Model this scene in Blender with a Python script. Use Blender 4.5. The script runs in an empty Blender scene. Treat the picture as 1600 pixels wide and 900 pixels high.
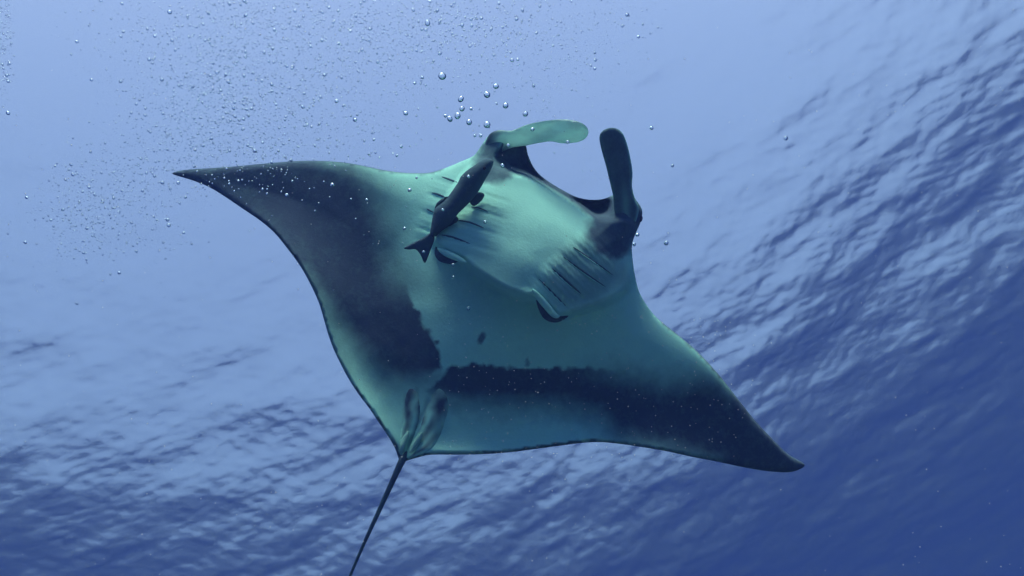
import bpy, math, random
import numpy as np
from mathutils import Vector, Matrix
from mathutils.geometry import delaunay_2d_cdt

random.seed(7); rng = np.random.default_rng(7)
sc = bpy.context.scene
COL = sc.collection

# ------------------------------------------------------------------ camera
F = 1200.0                                   # focal length in photo pixels (1600 wide)
ZEN = Vector((-285, 822, -1200)).normalized()  # straight up, seen from the camera
row3 = ZEN
row2 = (Vector((0, 0, -1)) - ZEN * ZEN.dot(Vector((0, 0, -1)))).normalized()
row1 = row2.cross(row3)
R = Matrix((row1, row2, row3))
cam_d = bpy.data.cameras.new('camera'); cam = bpy.data.objects.new('camera', cam_d)
COL.objects.link(cam); sc.camera = cam
cam_d.sensor_width = 36; cam_d.lens = 36 * F / 1600
cam_d.clip_start = 0.05; cam_d.clip_end = 2000
cam.matrix_world = R.to_4x4()
RN = np.array(R)

def at(x, y, d):
    """point seen at photo pixel x, y whose depth along the view axis is d metres"""
    x = np.asarray(x, float); y = np.asarray(y, float); d = np.asarray(d, float) + 0 * x
    c = np.stack([(x - 800) / F * d, -(y - 450) / F * d, -d], -1)
    return c @ RN.T

# ------------------------------------------------------------------ light
SUN_EL, SUN_AZ = math.radians(46), math.radians(162)   # azimuth from +Y, clockwise
w = bpy.data.worlds.new('World'); sc.world = w; w.use_nodes = True
nt = w.node_tree; bg = nt.nodes['Background']
sky = nt.nodes.new('ShaderNodeTexSky'); sky.sky_type = 'NISHITA'; sky.sun_disc = False
sky.sun_elevation = SUN_EL; sky.sun_rotation = SUN_AZ
sky.air_density = 1.0; sky.dust_density = 4.0; sky.ozone_density = 0.4
nt.links.new(sky.outputs[0], bg.inputs[0]); bg.inputs[1].default_value = 0.15
sd = Vector((math.sin(SUN_AZ) * math.cos(SUN_EL), math.cos(SUN_AZ) * math.cos(SUN_EL), math.sin(SUN_EL)))
sl = bpy.data.lights.new('sun', 'SUN'); sl.energy = 2.7; sl.angle = math.radians(24); sl.color = (1, .96, .9)
sun = bpy.data.objects.new('sun', sl); COL.objects.link(sun)
sun.rotation_euler = sd.to_track_quat('Z', 'Y').to_euler(); sun.location = sd * 40
sc.view_settings.view_transform = 'Standard'; sc.view_settings.look = 'None'
sc.view_settings.exposure = 1.5; sc.view_settings.gamma = 1
sc.cycles.volume_bounces = 2
sc.cycles.max_bounces = 10
sc.cycles.use_denoising = True

SURF = 18.0; BED = -30.0

# ------------------------------------------------------------------ helpers
def mat(name):
    m = bpy.data.materials.new(name); m.use_nodes = True
    return m, m.node_tree, m.node_tree.nodes, m.node_tree.links

def mesh_obj(name, verts, faces, m, parent=None, smooth=True):
    me = bpy.data.meshes.new(name)
    me.from_pydata([tuple(v) for v in verts], [], [tuple(int(i) for i in f) for f in faces]); me.update()
    if smooth: me.polygons.foreach_set('use_smooth', [True] * len(me.polygons))
    me.materials.append(m)
    o = bpy.data.objects.new(name, me); COL.objects.link(o)
    if parent: set_parent(o, parent)
    return o

def set_parent(o, p):
    o.parent = p
    o.matrix_parent_inverse = p.matrix_basis.inverted()

def tag(o, label=None, cat=None, group=None, kind=None):
    for k, v in (('label', label), ('category', cat), ('group', group), ('kind', kind)):
        if v: o[k] = v
    return o

def sstep(a, b, x):
    t = np.clip((x - a) / (b - a), 0, 1); return t * t * (3 - 2 * t)

def smooth_poly(pts, n=3, closed=True):
    """Catmull-Rom through the points"""
    p = np.array(pts, float); N = len(p); out = []
    rngi = range(N if closed else N - 1)
    for i in rngi:
        if closed: a, b, c, d = p[i - 1], p[i], p[(i + 1) % N], p[(i + 2) % N]
        else: a, b, c, d = p[max(i - 1, 0)], p[i], p[i + 1], p[min(i + 2, N - 1)]
        for k in range(n):
            t = k / n
            out.append(.5 * ((2 * b) + (-a + c) * t + (2 * a - 5 * b + 4 * c - d) * t * t + (-a + 3 * b - 3 * c + d) * t ** 3))
    if not closed: out.append(p[-1])
    return np.array(out)

def seg_dist(P, poly, closed=True):
    A = poly; B = np.roll(poly, -1, 0)
    if not closed: A, B = poly[:-1], poly[1:]
    best = np.full(len(P), 1e9)
    for a, b in zip(A, B):
        ab = b - a; L = (ab ** 2).sum() + 1e-9
        t = np.clip(((P - a) @ ab) / L, 0, 1)
        best = np.minimum(best, np.hypot(*(P - a - t[:, None] * ab).T))
    return best

def inside(P, poly):
    x, y = P[:, 0], P[:, 1]; r = np.zeros(len(P), bool); n = len(poly)
    for i in range(n):
        x1, y1 = poly[i]; x2, y2 = poly[(i + 1) % n]
        c = ((y1 > y) != (y2 > y)) & (x < (x2 - x1) * (y - y1) / (y2 - y1 + 1e-12) + x1)
        r ^= c
    return r

def sdist(P, poly):
    d = seg_dist(P, poly); return np.where(inside(P, poly), d, -d)

def vnoise(P, s, seed=0):
    """smooth value noise, -1..1"""
    r = np.random.default_rng(seed).uniform(-1, 1, (256, 256))
    q = P / s; i = np.floor(q).astype(int); f = q - i; f = f * f * (3 - 2 * f)
    i0, j0 = i[:, 0] % 256, i[:, 1] % 256; i1, j1 = (i0 + 1) % 256, (j0 + 1) % 256
    a = r[i0, j0] * (1 - f[:, 0]) + r[i1, j0] * f[:, 0]
    b = r[i0, j1] * (1 - f[:, 0]) + r[i1, j1] * f[:, 0]
    return a * (1 - f[:, 1]) + b * f[:, 1]

def fbm(P, s, seed=0, o=3):
    return sum(vnoise(P, s / 2 ** k, seed + k) / 2 ** k for k in range(o)) / 1.6

def plate(name, outline, m, front, back, step=4.0, extra=None, attrs=None, parent=None):
    """closed solid: a front (towards the viewer) and a back sheet meeting along the outline.
    front / back give the depth in metres at plan positions and distance from the edge."""
    ol = outline
    lo, hi = ol.min(0), ol.max(0)
    gx, gy = np.meshgrid(np.arange(lo[0], hi[0], step), np.arange(lo[1], hi[1], step * .87))
    gx = gx + (np.arange(gx.shape[0]) % 2)[:, None] * step / 2
    g = np.stack([gx.ravel(), gy.ravel()], 1)
    g = g[sdist(g, ol) > step * .55]
    pts = [ol]; 
    if extra is not None:
        for e in extra: g = g[seg_dist(g, e, False) > step * .5]
        pts += list(extra)
    pts.append(g)
    allp = np.concatenate(pts)
    n = len(ol)
    vco, ed, fa, ov, oe, of = delaunay_2d_cdt([Vector(p) for p in allp], [(i, (i + 1) % n) for i in range(n)], [], 1, 1e-4)
    P = np.array([tuple(v) for v in vco]); fa = np.array([f for f in fa if len(f) == 3])
    # constraint faces only inside
    cen = P[fa].mean(1); fa = fa[inside(cen, ol)]
    d = seg_dist(P, ol); d[d < 1e-3] = 0
    rim = d < 1e-3
    zf = front(P, d); zb = back(P, d)
    zb = np.where(rim, zf, np.maximum(zb, zf + 0.002))
    vf = at(P[:, 0], P[:, 1], zf)
    idx = np.full(len(P), -1); keep = np.where(~rim)[0]; idx[keep] = np.arange(len(keep)) + len(P); idx[rim] = np.where(rim)[0]
    # the back keeps its plan outline when seen square on
    vb = at(P[keep, 0], P[keep, 1], zb[keep])
    V = np.concatenate([vf, vb])
    # orientation: front faces look to the camera (plan y runs down)
    a = P[fa[:, 1]] - P[fa[:, 0]]; b = P[fa[:, 2]] - P[fa[:, 0]]
    cr = a[:, 0] * b[:, 1] - a[:, 1] * b[:, 0]
    ff = np.where((cr < 0)[:, None], fa, fa[:, ::-1])
    fb = idx[ff[:, ::-1]]
    o = mesh_obj(name, V, np.concatenate([ff, fb]), m, parent)
    if attrs:
        for k, fn in attrs.items():
            v = np.concatenate([fn(P, d, False), fn(P[keep], d[keep], True)]).astype(np.float32)
            at_ = o.data.attributes.new(k, 'FLOAT', 'POINT'); at_.data.foreach_set('value', v)
    return o

# ------------------------------------------------------------------ water surface
def wave_height(X, Y):
    r = np.random.default_rng(11); Z = np.zeros_like(X)
    wind = math.radians(66)
    for k in range(90):
        lam = 0.30 * (26.0 / 0.30) ** (r.random() ** 1.5)
        th = wind + r.normal(0, 0.75)
        slope = 0.0125 * (lam / 1.5) ** (-0.16)
        kk = 2 * math.pi / lam
        ph = r.random() * 6.28
        arg = kk * (X * math.cos(th) + Y * math.sin(th)) + ph
        arg = arg + 0.5 * np.sin(0.31 * X * r.random() + 0.27 * Y * r.random() + ph)
        Z += slope / kk * (np.sin(arg) + .22 * np.sin(2 * arg + .6))
    return Z

def grid_axis(c, n, fine, span):
    t = np.linspace(-1, 1, n); a = np.sinh(t * 3.6) / math.sinh(3.6)
    return c + a * span
NX = 900
ux = grid_axis(0, NX, .1, 150); uy = grid_axis(9, NX, .1, 150)
X, Y = np.meshgrid(ux, uy)
fade = np.exp(-(np.hypot(X, Y - 9) / 75) ** 4)
Z = SURF + wave_height(X, Y) * fade
V = np.stack([X.ravel(), Y.ravel(), Z.ravel()], 1)
me = bpy.data.meshes.new('water_surface')
me.vertices.add(len(V)); me.vertices.foreach_set('co', V.ravel())
i = np.arange(NX - 1); I, J = np.meshgrid(i, i); a = (J * NX + I).ravel()
q = np.stack([a, a + 1, a + NX + 1, a + NX], 1)
me.loops.add(q.size); me.loops.foreach_set('vertex_index', q.ravel())
me.polygons.add(len(q)); me.polygons.foreach_set('loop_start', np.arange(len(q)) * 4)
me.update(calc_edges=True); me.polygons.foreach_set('use_smooth', [True] * len(q))
m, t, n, l = mat('water_surface'); n.remove(n['Principled BSDF'])
tr = n.new('ShaderNodeBsdfTransparent'); tr.inputs[0].default_value = (.95, .98, 1, 1)
gl = n.new('ShaderNodeBsdfGlossy'); gl.inputs['Roughness'].default_value = .03
mx = n.new('ShaderNodeMixShader')
tc = n.new('ShaderNodeTexCoord')
mp = n.new('ShaderNodeMapping'); mp.inputs['Scale'].default_value = (.9, 1.25, 1)
no = n.new('ShaderNodeTexNoise'); no.inputs['Scale'].default_value = 3.2; no.inputs['Detail'].default_value = 5; no.inputs['Roughness'].default_value = .55
no.inputs['Distortion'].default_value = .7
l.new(tc.outputs['Object'], mp.inputs[0])
acc = None
for k_, (scl, dist) in enumerate(((3.2, .015), (30, .0085), (38, .0075), (47, .006))):
    if k_: no = n.new('ShaderNodeTexNoise'); no.inputs['Detail'].default_value = 4; no.inputs['Distortion'].default_value = .5; no.inputs['Scale'].default_value = scl
    bp = n.new('ShaderNodeBump'); bp.inputs['Strength'].default_value = 1; bp.inputs['Distance'].default_value = dist
    l.new(mp.outputs[0], no.inputs[0]); l.new(no.outputs[0], bp.inputs['Height'])
    if k_ == 0: l.new(bp.outputs[0], gl.inputs['Normal'])
    f_ = n.new('ShaderNodeFresnel'); f_.inputs['IOR'].default_value = 1.333; l.new(bp.outputs[0], f_.inputs['Normal'])
    s_ = n.new('ShaderNodeMath'); s_.operation = 'MULTIPLY_ADD'; s_.inputs[1].default_value = .4 if k_ == 0 else .2; s_.inputs[2].default_value = 0
    l.new(f_.outputs[0], s_.inputs[0])
    if acc: l.new(acc.outputs[0], s_.inputs[2])
    acc = s_
fr = acc
l.new(fr.outputs[0], mx.inputs[0]); l.new(tr.outputs[0], mx.inputs[1]); l.new(gl.outputs[0], mx.inputs[2])
l.new(mx.outputs[0], n['Material Output'].inputs[0])
me.materials.append(m)
o = bpy.data.objects.new('water_surface', me); COL.objects.link(o)
tag(o, 'rippled underside of the sea surface, pale blue overhead and darker towards the sides', None, None, 'structure')

# ------------------------------------------------------------------ seabed (far below, outside the picture)
m, t, n, l = mat('sand')
no = n.new('ShaderNodeTexNoise'); no.inputs['Scale'].default_value = .4; no.inputs['Detail'].default_value = 8
cr = n.new('ShaderNodeValToRGB'); cr.color_ramp.elements[0].color = (.22, .21, .17, 1); cr.color_ramp.elements[1].color = (.42, .40, .33, 1)
l.new(no.outputs[0], cr.inputs[0]); l.new(cr.outputs[0], n['Principled BSDF'].inputs['Base Color']); n['Principled BSDF'].inputs['Roughness'].default_value = .95
g = np.linspace(-150, 150, 90); X, Y = np.meshgrid(g, g)
P2 = np.stack([X.ravel(), Y.ravel()], 1)
V = np.stack([X.ravel(), Y.ravel(), BED + 1.2 * fbm(P2 + 500, 22, 5)], 1)
i = np.arange(89); I, J = np.meshgrid(i, i); a = (J * 90 + I).ravel()
o = mesh_obj('seabed', V, np.stack([a, a + 1, a + 91, a + 90], 1), m)
tag(o, 'sandy seabed far below in the blue', None, None, 'structure')

# ------------------------------------------------------------------ haze: the water itself
V = [(x, y, z) for x in (-153, 153) for y in (-144, 162) for z in (BED - 2.8, SURF + 1.6)]
m, t, n, l = mat('haze'); n.remove(n['Principled BSDF'])
pv = n.new('ShaderNodeVolumePrincipled')
pv.inputs['Color'].default_value = (.031, .053, .175, 1)
pv.inputs['Absorption Color'].default_value = (.44, .53, .58, 1)
pv.inputs['Density'].default_value = .070
pv.inputs['Anisotropy'].default_value = .35
l.new(pv.outputs[0], n['Material Output'].inputs['Volume'])
o = mesh_obj('haze', V, [(0, 1, 3, 2), (4, 6, 7, 5), (0, 4, 5, 1), (2, 3, 7, 6), (0, 2, 6, 4), (1, 5, 7, 3)], m, smooth=False)
tag(o, 'blue sea water filling the whole view', None, None, 'stuff')

# ------------------------------------------------------------------ manta ray
OUT = [(269,271),(287,265.5),(323,263),(365,260),(407,256),(448,252.5),(482,251),(518,252),(546,255),(573,260),(601,266),(629,269.5),
 (651,270.5),(672,269.5),(697,262),(719,253),(739,244),(747,235),(755,223),(763,212),(771,206.5),(780,204.5),(792,208),(806,216),(816,222),(822,228),
 (825,242),(833,260),(844,273.5),(860,285.5),(880,297.5),(900,307.5),(921,312),(942,311),(957,305),(970,300),(986,303),(995,314),(1003,327),(1003,339),
 (999,352),(992,368),(987.5,384),(989,410),(993.5,437),(1000,459),(1014,482),(1029,499),(1054,519),(1082,542),(1104,564),
 (1127,590),(1152,622),(1179,656),(1207,686),(1232,710),(1257,725),(1250,733),(1232,738),(1202,736.5),(1166,731),(1124,722),(1082,714),
 (1041,705),(999,698),(971,694),(941,691),(910,692),(882,695.5),(841,701),(799,706.5),(758,709.5),(716,710.5),(674,710.5),(656,714),
 (642,718),(631,721),(624,719),(617,700),(606,681),(591,659),(577,638),(561,617),(544,591),(530,564),(521,545),(512,520),(504,492),
 (497,470),(484,442),(468,414),(448,387),(429,364),(407,345),(379,326),(351,307),(326,292),(301,282),(283,276.5)]
OUTL = smooth_poly(OUT, 3)
JAW = smooth_poly([(748,250),(775,262),(805,272.5),(816,274.5),(830,279.5),(844,287),(860,295.5),(876,305),(890,314),(904,323.5),(919,337),(950,345),(985,345),(990,372),(985,400),
 (988,425),(980,450),(958,469),(920,483),(886,494),(868,494),(852,478),(836,468),(820,465),(794,457),(767,442),(739,422),(718,405),(690,392),(676,372),
 (690,330),(712,290)], 3)
LIP = smooth_poly([(774,252),(790,266),(805,272.5),(816,274.5),(830,279.5),(844,287),(860,295.5),(876,305),(890,314),(904,323.5),(917,335),(927,343)], 4, False)
MOUTH = smooth_poly([(772,246),(790,266),(805,272.5),(816,274.5),(830,279.5),(844,287),(860,295.5),(876,305),(890,314),(904,323.5),(917,335),(932,343),(952,338),(958,318),
 (942,290),(900,285),(860,262),(842,225),(815,205),(785,225)], 3)
def axis_uv(P):
    """plan position along the body (0 mouth, 1 tail) and across it in pixels"""
    A = np.array([885., 300.]); B = np.array([632., 712.]); L = np.hypot(*(B - A)); u = (B - A) / L; v = np.array([-u[1], u[0]])
    q = P - A; return (q @ u) / L, q @ v
def base_depth(P):
    s, v = axis_uv(P)                      # v > 0 to the left wing
    d = 4.25 - (P[:, 1] - 450) * .00068    # the tail end is nearer
    d = d - .00020 * (P[:, 0] - 760)
    a = np.clip(np.abs(v) - 120, 0, None) / 450
    d = d + .42 * a ** 1.8                 # tips sweep up and away
    ds = seg_dist(P, OUTL)
    d = d - .20 * np.exp(-ds / 50) * sstep(.55, .8, s + np.abs(v) * .0006) * sstep(520, 300, np.abs(v))   # trailing margins curl down
    return d
def belly_h(P, d):
    s, v = axis_uv(P)
    E = .035 + .15 * np.exp(-((v / 170) ** 2)) * sstep(1.1, .55, s) + .06 * np.exp(-(v / 330) ** 2) * sstep(.95, .3, s)
    wd = (12 + 85 * sstep(.85, .1, s + np.abs(v) / 900)) * (1 - .75 * sstep(.55, .8, s + np.abs(v) * .0006) * sstep(520, 300, np.abs(v)))
    r = np.clip(d / wd, 0, 1)
    h = E * np.sqrt(1 - (1 - r) ** 2 + 1e-9)
    h += .10 * np.exp(-((v / 120) ** 2) - ((s - .45) / .36) ** 2) * sstep(0, 60, d)
    # jaw and gill basket stand proud, dropping off steeply behind
    j = sdist(P, JAW)
    h += .10 * sstep(-6, 4, j) + .04 * sstep(0, 60, j)
    s_ = np.clip(s / .38, 0, 1)
    h += .15 * s_ * sstep(-5, 8, j) + .018 * np.exp(-((P[:, 0] - 828) / 13) ** 2 - ((P[:, 1] - 459) / 8) ** 2)
    # low swelling towards the tail root (pelvic girdle)
    h += .03 * np.exp(-((v / 38) ** 2) - ((s - .90) / .13) ** 2) * sstep(0, 12, d)
    # gentle unevenness and gill folds
    gr = GILLF(P)
    h += gr
    mo = sdist(P, MOUTH)
    h -= .20 * sstep(-1.5, 14, mo) * sstep(0, 6, d)
    h += .008 * fbm(P, 60, 3) * sstep(0, 30, d) 
    return h
def GILLF(P):
    # right gill basket: folds running down to the right between the slits
    c = np.array([843., 438.]); u = np.array([.71, .70]); vv = np.array([.70, -.71])
    q = P - c; a = q @ u; b = q @ vv
    wr = sstep(-18, 8, a) * sstep(85, 50, a) * sstep(-24, -8, b) * sstep(125, 90, b)
    r1 = (.011 * np.abs(np.sin(b / 27 * math.pi)) ** .7 + .006 * np.abs(np.sin(b / 9 * math.pi))) * wr
    # left gill basket
    c = np.array([690., 367.]); u = np.array([.954, .30]); vv = np.array([.30, -.954])
    q = P - c; a = q @ u; b = q @ vv
    wl = sstep(-50, -25, a) * sstep(105, 55, a) * sstep(-18, -4, b) * sstep(105, 80, b)
    r2 = (.009 * np.abs(np.sin(b / 27 * math.pi)) ** .7 + .004 * np.abs(np.sin(b / 9 * math.pi))) * wl
    return r1 + r2
def belly_depth(P, d=None):
    P = np.atleast_2d(np.array(P, float))
    if d is None: d = np.where(inside(P, OUTL), seg_dist(P, OUTL), 0)
    return base_depth(P) - belly_h(P, d)
def back_depth(P, d):
    s, v = axis_uv(P)
    E = .03 + .24 * np.exp(-((v / 130) ** 2)) * sstep(1.1, .5, s) + .05 * np.exp(-(v / 300) ** 2)
    wd = 25 + 60 * sstep(.9, .1, s)
    r = np.clip(d / wd, 0, 1)
    return base_depth(P) + E * np.sqrt(1 - (1 - r) ** 2 + 1e-9)

LW = np.array([(262,262),(360,250),(480,246),(560,252),(590,305),(607,360),(619,430),(644,462),(655,490),(662,503),(676,514),(680,534),(686,552),(690,575),
  (672,590),(647,597),(600,590),(560,560),(515,520),(490,470),(440,390),(340,305)], float)
RW = np.array([(699,577),(708,571),(744,568),(769,570),(786,576),(841,574),(920,575),(985,583),(1040,592),(1095,588),(1135,590),(1200,670),(1265,722),(1240,745),
  (1150,735),(1000,702),(960,690),(925,655),(860,640),(780,640),(700,630),(670,612),(690,592)], float)
def pigment_shade(P, d, backside):
    if backside:
        s, v = axis_uv(P)
        sh = np.exp(-((s - .28) / .09) ** 2) * sstep(60, 110, np.abs(v)) * sstep(300, 200, np.abs(v))
        return 1 - .8 * sh
    rag = P + np.stack([fbm(P, 12, 21, 4), fbm(P + 90, 12, 22, 4)], 1) * 6 + np.stack([fbm(P, 40, 23), fbm(P + 90, 40, 24)], 1) * 4
    s, v = axis_uv(P)
    # left wing: crisp towards the belly, soft towards front and rear margins
    sd = sdist(rag, LW)
    hard = sstep(-3, 3, sd)
    soft = sstep(-60, 45, sd)
    crisp = sstep(585, 645, P[:, 0]) * sstep(430, 490, P[:, 1]) * sstep(592, 568, P[:, 1])
    pl = soft * (1 - crisp) + hard * crisp
    rearfade = sstep(660, 540, P[:, 1] + .35 * (P[:, 0] - 560) * 0) * .0
    pl = pl * (1 - .55 * sstep(55, 0, d) * sstep(440, 560, P[:, 1]) * sstep(650, 600, P[:, 0]))
    pl = np.maximum(pl, .42 * sstep(640, 560, P[:, 1]) * sstep(600, 520, P[:, 0]))
    sd = sdist(rag, RW)
    hard = sstep(-3, 3, sd); soft = sstep(-38, 40, sd)
    crisp = sstep(1000, 860, P[:, 0]) * sstep(625, 600, P[:, 1])
    pr = soft * (1 - crisp) + hard * crisp
    p = np.maximum(pl, pr)
    wob = 22 * fbm(P, 45, 51)
    p = np.maximum(p, .97 * sstep(610, 470, P[:, 0] + wob - .25 * (P[:, 1] - 270)) * sstep(470, 400, P[:, 1]))
    p = np.maximum(p, .98 * sstep(1075, 1165, P[:, 0] + wob + .35 * (P[:, 1] - 620)))
    # spots on the belly
    for (cx, cy, rx, ry, an, k) in ((752, 528, 6, 10, .45, .85), (824, 566, 3, 7, 0, .6), (683, 534, 4, 3, 0, .9), (700, 402, 3, 3, 0, 0)):
        q = rag * .25 + P * .75 - (cx, cy); c_, s_ = math.cos(an), math.sin(an)
        e = np.hypot((q[:, 0] * c_ + q[:, 1] * s_) / rx, (-q[:, 0] * s_ + q[:, 1] * c_) / ry)
        p = np.maximum(p, k * sstep(1.25, .7, e))
    p = np.maximum(p, .30 * np.exp(-((P[:, 0] - 745) / 85) ** 2 - ((P[:, 1] - 455) / 60) ** 2))  # soft shade behind the jaw, painted into the belly colour
    # cheek, horn bases and the mouth are dark
    ck = sdist(rag, np.array([(925,318),(960,296),(1010,310),(1012,345),(998,372),(986,398),(962,408),(935,398),(915,372),(919,345)], float))
    p = np.maximum(p, .95 * sstep(-10, 12, ck))
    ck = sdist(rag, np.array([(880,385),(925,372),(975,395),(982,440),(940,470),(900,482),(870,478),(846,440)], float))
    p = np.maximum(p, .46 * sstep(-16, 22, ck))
    ck = sdist(rag, np.array([(738,250),(752,232),(764,206),(778,200),(780,218),(776,240),(800,262),(800,278),(780,284),(755,282),(735,262)], float))
    p = np.maximum(p, .86 * sstep(-8, 8, ck))
    mo = sdist(P, MOUTH)
    p = np.maximum(p, .95 * sstep(-1.2, 1.2, mo))
    # mottled streaks around the tail root
    q = P - (628, 716); an = np.arctan2(q[:, 0], -q[:, 1]); rr = np.hypot(q[:, 0], q[:, 1])
    st = .5 + .5 * np.sin(an * 34 + 3 * fbm(P, 40, 9)); wdw = sstep(165, 110, rr) * sstep(-.04, .10, an) * sstep(.66, .48, an)
    p = np.maximum(p * (1 - .75 * wdw * sstep(135, 60, rr)), .75 * st * wdw * (.65 + .5 * fbm(P, 22, 31)))
    # thin dark margin
    mw = 2.0 + 1.6 * fbm(P, 9, 14) + 3.5 * sstep(520, 700, P[:, 1]) * (.5 + .5 * fbm(P, 16, 15)) * sstep(980, 900, P[:, 0])
    hd = ((P[:, 0] > 690) & (P[:, 0] < 1030) & (P[:, 1] < 500))
    p = np.maximum(p, .9 * sstep(mw + 1.5, mw - .5, d) * np.where(hd, .2, 1))
    return np.clip(p, 0, 1)

def skin_material(name, pig=None, belly=(.34, .79, .66), dark=(.060, .095, .14), transl=.0):
    m, t, n, l = mat(name); b = n['Principled BSDF']
    b.inputs['Roughness'].default_value = .8; b.inputs['Specular IOR Level'].default_value = 0
    tc = n.new('ShaderNodeTexCoord')
    n1 = n.new('ShaderNodeTexNoise'); n1.inputs['Scale'].default_value = 9; n1.inputs['Detail'].default_value = 7; n1.inputs['Roughness'].default_value = .65
    l.new(tc.outputs['Object'], n1.inputs[0])
    mix = n.new('ShaderNodeMix'); mix.data_type = 'RGBA'
    mix.inputs[6].default_value = belly + (1,); mix.inputs[7].default_value = dark + (1,)
    if pig is None:
        at_ = n.new('ShaderNodeAttribute'); at_.attribute_name = 'pigment_shade'; src = at_.outputs['Fac']
    else:
        v = n.new('ShaderNodeValue'); v.outputs[0].default_value = pig; src = v.outputs[0]
    ad = n.new('ShaderNodeMath'); ad.operation = 'MULTIPLY_ADD'; ad.inputs[1].default_value = .20; ad.inputs[2].default_value = -.10
    l.new(n1.outputs[0], ad.inputs[0])
    n3 = n.new('ShaderNodeTexNoise'); n3.inputs['Scale'].default_value = 42; n3.inputs['Detail'].default_value = 6; n3.inputs['Roughness'].default_value = .7
    l.new(tc.outputs['Object'], n3.inputs[0])
    a3 = n.new('ShaderNodeMath'); a3.operation = 'MULTIPLY_ADD'; a3.inputs[1].default_value = .22; l.new(n3.outputs[0], a3.inputs[0]); l.new(ad.outputs[0], a3.inputs[2])
    a4 = n.new('ShaderNodeMath'); a4.operation = 'SUBTRACT'; a4.inputs[1].default_value = .11; l.new(a3.outputs[0], a4.inputs[0])
    a2 = n.new('ShaderNodeMath'); a2.operation = 'ADD'; a2.use_clamp = True
    l.new(a4.outputs[0], a2.inputs[0]); l.new(src, a2.inputs[1]); l.new(a2.outputs[0], mix.inputs[0])
    l.new(mix.outputs[2], b.inputs['Base Color'])
    n2 = n.new('ShaderNodeTexNoise'); n2.inputs['Scale'].default_value = 70; n2.inputs['Detail'].default_value = 4
    l.new(tc.outputs['Object'], n2.inputs[0])
    bp = n.new('ShaderNodeBump'); bp.inputs['Strength'].default_value = .15; bp.inputs['Distance'].default_value = .008
    l.new(n2.outputs[0], bp.inputs['Height']); l.new(bp.outputs[0], b.inputs['Normal'])
    if transl:
        tl = n.new('ShaderNodeBsdfTranslucent'); l.new(mix.outputs[2], tl.inputs[0])
        ms = n.new('ShaderNodeMixShader'); ms.inputs[0].default_value = transl
        l.new(b.outputs[0], ms.inputs[1]); l.new(tl.outputs[0], ms.inputs[2]); l.new(ms.outputs[0], n['Material Output'].inputs[0])
    return m
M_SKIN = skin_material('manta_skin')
M_FINLIGHT = skin_material('pale_fin_skin', belly=(.60, .90, .84), transl=.42)
M_DARK = skin_material('dark_skin', .95)
M_EDGE = skin_material('gill_edge_skin', .05)

manta = bpy.data.objects.new('manta_ray', None); COL.objects.link(manta)
manta.location = tuple(at(760, 470, 4.3))
tag(manta, 'giant manta ray gliding overhead, pale belly with dark wing margins and long thin tail', 'manta ray')
extra = [LIP[1:-1], LIP[1:-1] + (1.5, -3.5)]
plate('body', OUTL, M_SKIN, lambda P, d: belly_depth(P, d), back_depth, 3.6, extra, {'pigment_shade': pigment_shade}, manta)

# cephalic fins
def fin(name, outline, depth, th, m, pg, parent, step=3.2, label=None):
    ol = smooth_poly(outline, 3)
    def fr_(P, d): return depth(P) - th * np.sqrt(np.clip(1 - (1 - np.clip(d / 14, 0, 1)) ** 2, 0, 1))
    def bk_(P, d): return depth(P) + th * np.sqrt(np.clip(1 - (1 - np.clip(d / 14, 0, 1)) ** 2, 0, 1))
    o = plate(name, ol, m, fr_, bk_, step, None, {'pigment_shade': lambda P, d, b: pg(P, d, b)}, parent)
    if label: o['label'] = label
    return o
dl = float(base_depth(np.array([[780., 225.]]))[0])
fin('cephalic_fin', [(757,232),(762,214),(770,206),(783,203),(800,204),(822,195),(850,189),(878,186.5),(900,189),(914,195.5),(919.5,206),(914,217),(900,222.5),(878,224),
  (862,221),(844,223),(822,227.5),(803,230),(789,235),(778,241),(764,252)],
  lambda P: dl - .10 - .0012 * (P[:, 0] - 770) + .0030 * (P[:, 1] - 206) + .015 * np.sin(P[:, 0] / 14 + P[:, 1] / 9), .018, M_FINLIGHT,
  lambda P, d, b: np.clip(.75 * sstep(786, 760, P[:, 0] + .3 * (P[:, 1] - 215)) + .10 + .22 * fbm(P * (1, 3), 20, 4), 0, 1), manta, label='pale green cephalic fin curling across above the mouth')
dr = float(base_depth(np.array([[980., 310.]]))[0])
fin('cephalic_fin', [(958,307),(953,285),(947,260),(940,235),(936.5,216),(940,206),(951,200),(964,201),(974,210),(981,229),(986,252),(988.5,271),(987.5,291),(992,310),(998,325),
  (994,345),(982,358),(968,350),(960,330)],
  lambda P: dr - .17 - .0010 * (320 - P[:, 1]) + .0016 * (P[:, 0] - 965) , .020, M_SKIN,
  lambda P, d, b: np.clip(.90 - .55 * sstep(5, 0, d) * sstep(960, 985, P[:, 0]) - .35 * np.exp(-((P[:, 0] - 978 + (P[:, 1] - 320) * -.06) / 6) ** 2) * sstep(270, 320, P[:, 1]), 0, 1), manta,
  label='dark upright cephalic fin beside the right eye')

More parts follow.
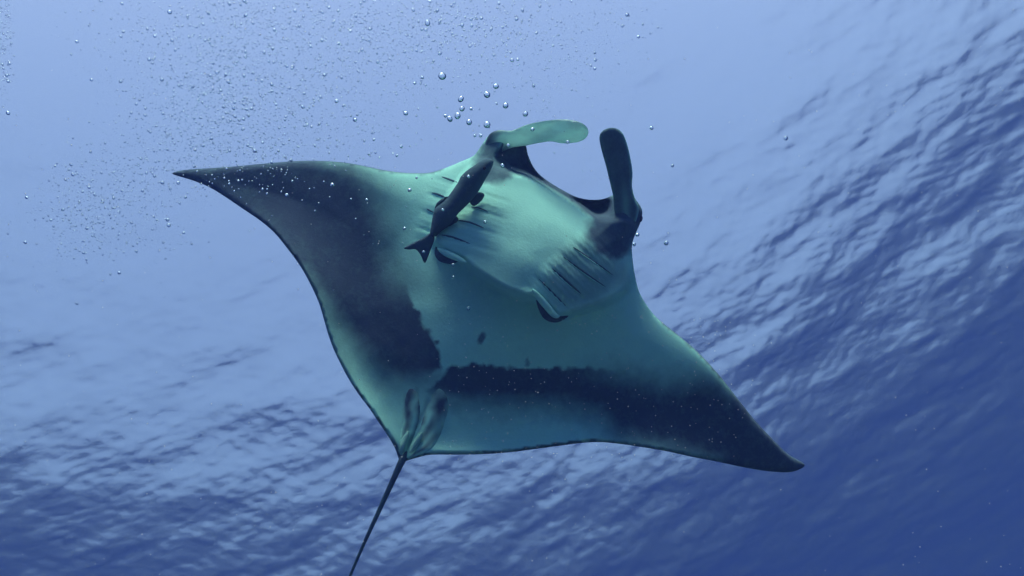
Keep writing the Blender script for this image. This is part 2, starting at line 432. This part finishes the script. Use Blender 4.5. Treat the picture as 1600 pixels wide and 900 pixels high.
# tubes following a path of (point, radius)
def tube(name, pts, radii, m, parent=None, seg=10, flat=1.0):
    V = []; Fc = []; pts = [Vector(p) for p in pts]
    for k, p in enumerate(pts):
        tdir = (pts[min(k + 1, len(pts) - 1)] - pts[max(k - 1, 0)]).normalized()
        side = tdir.cross(p.normalized()).normalized(); nrm = side.cross(tdir)
        for j in range(seg):
            a = 2 * math.pi * j / seg
            V.append(p + side * math.cos(a) * radii[k] + nrm * math.sin(a) * radii[k] * flat)
    for k in range(len(pts) - 1):
        for j in range(seg):
            a = k * seg + j; b = k * seg + (j + 1) % seg
            Fc.append((a, b, b + seg, a + seg))
    Fc.append(tuple(range(seg))[::-1]); Fc.append(tuple((len(pts) - 1) * seg + j for j in range(seg)))
    return mesh_obj(name, V, Fc, m, parent)

tp = smooth_poly([(640,700),(632,713),(627,722),(612,755),(590,803),(567,853),(547,900),(527,950),(512,990)], 4, False)
td = float(belly_depth([[636, 706]])[0]) + .012 - .10 * np.linspace(0, 1, len(tp)) + .07 * np.exp(-np.linspace(0, 1, len(tp)) * 22)
k_ = np.linspace(0, 1, len(tp))
tube('tail', at(tp[:, 0], tp[:, 1], td - .0), .018 * (1 - k_) ** 2 * sstep(-.04, .12, k_) + .0085 * (1 - .45 * k_), M_DARK, manta, 12)

# gill slits: dark curved gashes with a raised pale flap edge
def gill(pts, wpx, flap=True):
    c = smooth_poly(pts, 5, False)
    k = np.linspace(0, 1, len(c)); wv = wpx * np.sin(k * math.pi * .96 + .06) ** .6
    wv = wv * 1.25; tg = np.gradient(c, axis=0); tg /= np.hypot(*tg.T)[:, None]; nn = np.stack([tg[:, 1], -tg[:, 0]], 1)
    rows = []
    for s_, hgt in ((-1, -.001), (-.4, .0035), (.35, .0035), (1, -.001)):
        P = c + nn * (wv * s_)[:, None]
        rows.append(at(P[:, 0], P[:, 1], belly_depth(P) - hgt))
    n_ = len(c); V = np.concatenate(rows)
    Fc = [(r * n_ + i, r * n_ + i + 1, (r + 1) * n_ + i + 1, (r + 1) * n_ + i) for r in range(3) for i in range(n_ - 1)]
    o = mesh_obj('gill_slit', V, Fc, M_DARK, manta)
    if not flap: return o
    # pale flap edge on the tail side
    P = c + nn * (wv * 1.2 + .6)[:, None] * (1 if nn[0][1] > 0 else -1)
    e = tube('flap_edge', at(P[:, 0], P[:, 1], belly_depth(P) - .001), .0035 * np.sin(k * 3.0 + .07), M_EDGE, None, 6)
    set_parent(e, o)
    return o
for pts, wp in (([(672,275.5),(693,277),(714,284)], 1.1), ([(675,301),(686,304),(699,310)], 1.3), ([(667,326),(672,329),(680,333)], 1.0),
                ([(736,323),(748,325),(762,330)], .9), ([(715,344),(733,347),(756,356)], 1.2), ([(690,367),(708,371),(735,381)], 1.5),
                ([(842,436),(864,458),(884,478)], 1.3), ([(862,419),(883,437),(908,459)], 1.6), ([(880,401),(910,423),(946,448)], 1.3), ([(896,386),(924,405),(958,430)], 1.1)):
    gill(pts[0:] if pts[0][0] != 672 else [(690,276),(702,280),(715,285)], wp, pts[0][0] > 730)
# the two rearmost gill openings gape: dark pocket with pale rim
def pocket(outline, rim, label, shift):
    ol = smooth_poly(outline, 3)
    o = plate('gill_opening', ol, M_DARK, lambda P, d: belly_depth(P) - .004 - .012 * np.sqrt(np.clip(d / 8, 0, 1)), lambda P, d: belly_depth(P) + .02, 2.6, None,
              None, manta); o['label'] = label
    r = smooth_poly(rim, 5, False); k = np.linspace(0, 1, len(r))
    e = tube('rim', at(r[:, 0], r[:, 1], np.minimum(belly_depth(r + shift), belly_depth(r)) - .008), .017 * np.sin(k * 2.9 + .12) ** .7, M_EDGE, None, 8); set_parent(e, o)
pocket([(681,385),(688,393),(703,399),(719,405),(708,412),(694,411),(684,406),(679,396)], [(684,388),(696,395),(712,402),(728,410)], 'dark gaping gill opening beside the fish tail', (6, -7))
pocket([(837,468),(848,478),(860,487),(872,494),(888,493),(881,500),(867,504),(853,500),(844,489)], [(832,452),(840,462),(852,476),(866,492),(874,494)], 'dark gaping gill opening at the rear of the right gills', (5, -8))

# eyes
def ellipsoid(name, c, axes, m, parent, nseg=16, nr=10, taper=None):
    V = []; Fc = []
    for i_ in range(nr + 1):
        th = math.pi * i_ / nr
        for j in range(nseg):
            a = 2 * math.pi * j / nseg
            V.append(Vector(c) + axes[0] * math.cos(th) + axes[1] * math.sin(th) * math.cos(a) + axes[2] * math.sin(th) * math.sin(a))
    for i_ in range(nr):
        for j in range(nseg):
            a = i_ * nseg + j; b = i_ * nseg + (j + 1) % nseg
            Fc.append((a, a + nseg, b + nseg, b))
    return mesh_obj(name, V, Fc, m, parent)
cx_ = Vector(RN[:, 0]); cy_ = Vector(RN[:, 1]); cz_ = Vector(RN[:, 2])
M_EYE, t, n, l = mat('eye'); n['Principled BSDF'].inputs['Base Color'].default_value = (.012, .014, .02, 1); n['Principled BSDF'].inputs['Roughness'].default_value = .15
for (x, y) in ((998, 341),):
    ellipsoid('eye', at(x, y, float(base_depth(np.array([[x, y]], float))[0]) - .005), (cx_ * .022, cy_ * .026, cz_ * .03), M_EYE, manta)

# pelvic fins and claspers at the tail root
pel = lambda P: belly_depth(P) + .005
def pelpig(P, d, b):
    q = P - (630, 722); an = np.arctan2(q[:, 0], -q[:, 1])
    return np.clip(.42 + .55 * np.sin(an * 22 + 2.5 * fbm(P, 30, 8)) * (.5 + .5 * fbm(P, 22, 77)) + .25 * fbm(P, 26, 78) + .12 * sstep(2.5, .5, d) + .40 * sstep(665, 610, P[:, 1]), 0, 1)
for ol_ in ([(628,716),(622,700),(625,676),(630,650),(632,622),(640,606),(652,612),(657,632),(656,655),(648,682),(638,704)],
            [(636,716),(645,706),(651,690),(657,662),(670,626),(685,606),(699,618),(701,640),(697,656),(690,678),(676,701),(656,712)]):
    fin('pelvic_fin', ol_, pel, .015, M_SKIN, pelpig, manta, 2.4)
M_CL = skin_material('clasper_skin', .42)
for a_ in ([(627,708),(629,696),(634,684),(638,674)], [(641,708),(647,697),(654,686),(660,676)]):
    c = smooth_poly(a_, 5, False); k = np.linspace(0, 1, len(c))
    tube('clasper', at(c[:, 0], c[:, 1], belly_depth(c) - .022), .016 * np.sin(k * 2.7 + .3) ** .8, M_CL, manta, 8, .7)

# ------------------------------------------------------------------ remora under the manta's left gills
M_REM = skin_material('remora_skin', 1.0, dark=(.06, .11, .14))
rem = bpy.data.objects.new('remora', None); COL.objects.link(rem)
rd = float(belly_depth([[725, 315]])[0]) - .055
rem.location = tuple(at(725, 315, rd))
tag(rem, 'dark slender remora with forked tail clinging beside the left gill slits of the manta', 'remora')
def rdep(P): 
    t_ = np.clip((P[:, 1] - 245) / 125, 0, 1)
    return rd - .04 * (1 - t_) - .01
body_ol = smooth_poly([(771,252),(765,248),(757,249),(747,254.5),(739,260),(729,267),(720,276),(715,286),(701,306),(694,314),(681,324),(677,334),(674,350),(672,365),(676,371),
   (684,367),(690,361),(703,352),(714,336),(727,323),(739,311),(749,297),(757,283),(764,271),(769,261)], 3)
def thk(d): return .07 * np.sqrt(np.clip(1 - (1 - np.clip(d / 20, 0, 1)) ** 2, 0, 1))
plate('body', body_ol, M_REM, lambda P, d: rdep(P) - thk(d), lambda P, d: rdep(P) + thk(d) * .6, 3, None, {'pigment_shade': lambda P, d, b: 1 + 0 * d}, rem)
def rfin(name, ol_, th=.006, off=0):
    return fin(name, ol_, lambda P: rdep(P) + off, th, M_REM, lambda P, d, b: 1 + 0 * d, rem, 3)
rfin('tail_fin', [(678,368),(672,364),(663.5,370),(648,378),(631,387.5),(640,390),(649.5,389.6),(657,398),(663,411),(668,404),(673,390),(679,374)])
rfin('pectoral_fin', [(736,306),(748,300),(757,304),(752,314),(741,322),(734,316)], .004, .03)
rfin('dorsal_fin', [(700,307),(690,311),(682,318),(679,328),(684,325),(694,316)], .005)
rfin('anal_fin', [(700,349),(712,338),(716,344),(706,356),(694,362),(688,364)], .005, .01)

ellipsoid('eye', at(757, 263, rd - .105), (cx_ * .008, cy_ * .008, cz_ * .006), M_EYE, rem, 10, 8)

# ------------------------------------------------------------------ bubbles
m, t, n, l = mat('air_bubble'); n.remove(n['Principled BSDF'])
gb = n.new('ShaderNodeBsdfRefraction'); gb.inputs['IOR'].default_value = .75; gb.inputs['Roughness'].default_value = 0; gb.inputs['Color'].default_value = (.93, .97, 1, 1)
gg = n.new('ShaderNodeBsdfGlossy'); gg.inputs['Roughness'].default_value = .12; gg.inputs['Color'].default_value = (.30, .42, .46, 1)
ff = n.new('ShaderNodeFresnel'); ff.inputs['IOR'].default_value = .75
mx = n.new('ShaderNodeMixShader'); l.new(ff.outputs[0], mx.inputs[0]); l.new(gb.outputs[0], mx.inputs[1]); l.new(gg.outputs[0], mx.inputs[2])
l.new(mx.outputs[0], n['Material Output'].inputs[0]); M_BUB = m
import bmesh
bm = bmesh.new(); bmesh.ops.create_icosphere(bm, subdivisions=3, radius=1)
BUB = bpy.data.meshes.new('bubble'); bm.to_mesh(BUB); bm.free(); BUB.materials.append(M_BUB)
BUB.polygons.foreach_set('use_smooth', [True] * len(BUB.polygons))
def bubble(x, y, rpx, d, label, group):
    o = bpy.data.objects.new('bubble', BUB); COL.objects.link(o)
    o.location = tuple(at(x, y, d)); s = rpx * d / F
    o.scale = (s * random.uniform(.95, 1.25), s * random.uniform(.95, 1.2), s * random.uniform(.72, .95))
    o.rotation_euler = (random.uniform(-.35, .35), random.uniform(-.35, .35), random.uniform(0, 3))
    tag(o, label, 'bubble', group); return o
BIG = [(668,36,4.2,'lone round air bubble at the top edge of the water, right of the bubble cloud'),
 (691,119,6.2,'largest drop shaped air bubble, high above the manta shoulder'),
 (660,121,2.4,'tiny bubble just left of the largest drop shaped bubble'),
 (720,155,4.4,'topmost air bubble of the loose cluster above the left horn'),
 (722,170,3.8,'dark bubble in the middle of the loose cluster above the left horn'),
 (736,170,2.2,'tiny bubble right of the dark middle bubble of the cluster'),
 (715,181,4.6,'tall bubble at the heart of the cluster above the left horn'),
 (703,186,4.2,'round bubble low on the left of the cluster above the left horn'),
 (696,181,2.4,'tiny dark bubble at the far left of the cluster above the left horn'),
 (733,191,4.2,'lowest air bubble of the loose cluster above the left horn'),
 (761,148,4.6,'bubble between the cluster and the highest bubble over the horn'),
 (775,135,4.4,'highest bubble in the row rising over the left horn'),
 (790,165,4.4,'flat dark bubble above the pale cephalic fin'),
 (761,195,4.6,'bright bubble just above the left horn tip'),
 (821,178,4.4,'white shining bubble right above the pale cephalic fin'),
 (634,177,3.6,'dark flat bubble alone to the left of the cluster'),
 (751,212,2.4,'small bubble touching the outline of the left horn'),
 (742,212,2.2,'small pale bubble left of the left horn'),
 (627,229,2.4,'small bubble above the left shoulder of the manta'),
 (620,243,2.0,'tiny dark bubble nearest above the left shoulder outline'),
 (834,134,2.4,'tiny bubble above and right of the white shining bubble'),
 (996,367,3.0,'upper of two bubbles beside the right cheek'),
 (991,382,2.8,'lower of two bubbles beside the right cheek'),
 (1041,380,3.4,'single bubble in open water right of the two cheek bubbles'),
 (1018,200,2.8,'dark bubble to the right of the dark cephalic fin tip'),
 (1051,259,2.4,'dark bubble right of the middle of the dark cephalic fin'),
 (1228,216,3.0,'dark bubble farthest right against the rippled surface'),
 (1297,353,1.8,'tiny dark bubble over the ripples on the right'),
 (265,19,3.0,'bright white bubble near the top left of the cloud'),
 (887,222,2.4,'bubble over the tip of the pale cephalic fin'),
 (832,202,3.0,'bubble over the middle of the pale cephalic fin'),
 (794,227,2.2,'bubble over the root of the pale cephalic fin'),
 (785,259,3.2,'white bubble over the dark corner of the mouth'),
 (732,276,2.6,'bubble over the head end of the remora'),
 (692,328,2.4,'bubble over the middle of the remora body'),
 (662,394,2.4,'bubble over the forked tail of the remora'),
 (758,347,2.8,'white bubble over the pale throat right of the remora'),
 (708,414,2.2,'bubble below the gill opening near the remora tail'),
 (708,433,1.9,'small bubble on the dark belly behind the gill opening'),
 (732,482,2.6,'pale elongated bubble over the middle of the belly'),
 (640,297,2.8,'pair like bubble over the pale left shoulder'),
 (632,357,2.2,'bubble over the shading between shoulder and left wing'),
 (448,305,3.0,'brightest white bubble over the dark left wing'),
 (519,289,3.2,'bubble over the front of the left wing near its dark middle'),
 (573,312,2.0,'small bubble where the left wing turns from dark to pale')]
FRONT = 3.15
for (x, y, r, lb) in BIG:
    bubble(x, y, r * 1.0, random.uniform(2.7, 3.3), lb, 'loose air bubbles around the manta')
# bubbles over the dark left wing
for k in range(62):
    if k < 46: x, y = random.gauss(395, 62), random.gauss(283, 22)
    else: x, y = random.uniform(420, 640), random.uniform(300, 460)
    if not inside(np.array([[x, y]]), OUTL)[0] or seg_dist(np.array([[x, y]]), OUTL)[0] < 4: continue
    bubble(x, y, random.uniform(.8, 1.7), random.uniform(2.6, 3.7), 'small whitish bubble drifting in front of the dark left wing', 'small bubbles in front of the left wing')
# the cloud rising at the upper left
BL = [(330,60,60,60,600),(450,60,110,60,900),(600,40,120,45,800),(740,50,110,45,520),(900,70,70,60,130),(340,150,70,45,620),(470,170,90,45,450),(300,215,55,35,420),
      (420,240,70,28,240),(200,290,60,40,330),(130,345,45,38,230),(6,60,8,55,150),(180,50,50,40,60),(230,340,60,40,90),(560,180,90,50,110),(960,30,60,30,40),(860,160,60,40,40)]
cloud = []
for (cx, cy, sx, sy, n_) in BL:
    for k in range(int(n_ * 2.0)):
        x, y = random.gauss(cx, sx), random.gauss(cy, sy)
        if x < -30 or y < -40 or x > 1040: continue
        d = random.uniform(3.0, 6.8)
        r = min(.0029 * random.lognormvariate(0, .40), .0080)    # metres
        pt = np.array([[x, y]])
        if inside(pt, OUTL)[0]: 
            if random.random() < .75: continue
            d = random.uniform(2.7, 3.6)
        cloud.append((x, y, r / d * F, d))
cloud.sort(key=lambda c: -c[2] if 0 < c[0] < 1600 and c[1] > 0 else 0)
for (x, y, rp, d) in cloud[:190]:
    low = y > 200
    bubble(x, y, rp * .95, d, 'grey bubble among the scattered ones left of the left wing tip' if low and x < 270 else
           ('grey bubble in the trail just above the left wing' if low else 'bubble in the dense cloud of exhaled air across the top left'),
           'scattered bubbles left of the wing tip' if low and x < 270 else ('bubble trail above the left wing' if low else 'bubbles of the dense upper cloud'))
bm = bmesh.new(); bmesh.ops.create_icosphere(bm, subdivisions=1, radius=1)
iv = np.array([tuple(v.co) for v in bm.verts]); ifc = np.array([[v.index for v in f.verts] for f in bm.faces]); bm.free()
def swarm(name, items, m, label, smooth=True):
    n_ = len(items); A = np.array(items)
    C_ = at(A[:, 0], A[:, 1], A[:, 3]); s = (A[:, 2] * A[:, 3] / F)[:, None]
    sc_ = rng.uniform(.8, 1.2, (n_, 3)) * s
    V = (iv[None] * sc_[:, None, :] + C_[:, None, :]).reshape(-1, 3)
    Fc = (ifc[None] + (np.arange(n_) * len(iv))[:, None, None]).reshape(-1, 3)
    o = mesh_obj(name, V, Fc, m, None, smooth); tag(o, label, None, None, 'stuff'); return o
swarm('fine_bubbles', cloud[190:], M_BUB, 'mass of fine air bubbles drifting up at the upper left')
# suspended particles
m, t, n, l = mat('marine_snow'); n['Principled BSDF'].inputs['Base Color'].default_value = (.7, .75, .7, 1); n['Principled BSDF'].inputs['Roughness'].default_value = .8
snow = [(random.uniform(-60, 1660), random.uniform(-40, 940), random.uniform(.45, .9), random.uniform(1.6, 3.4)) for k in range(420)]
snow += [(random.uniform(700, 1180), random.uniform(490, 720), random.uniform(.45, .9), random.uniform(2.2, 3.5)) for k in range(230)]
swarm('marine_snow', snow, m, 'pale specks of marine snow suspended in the water')
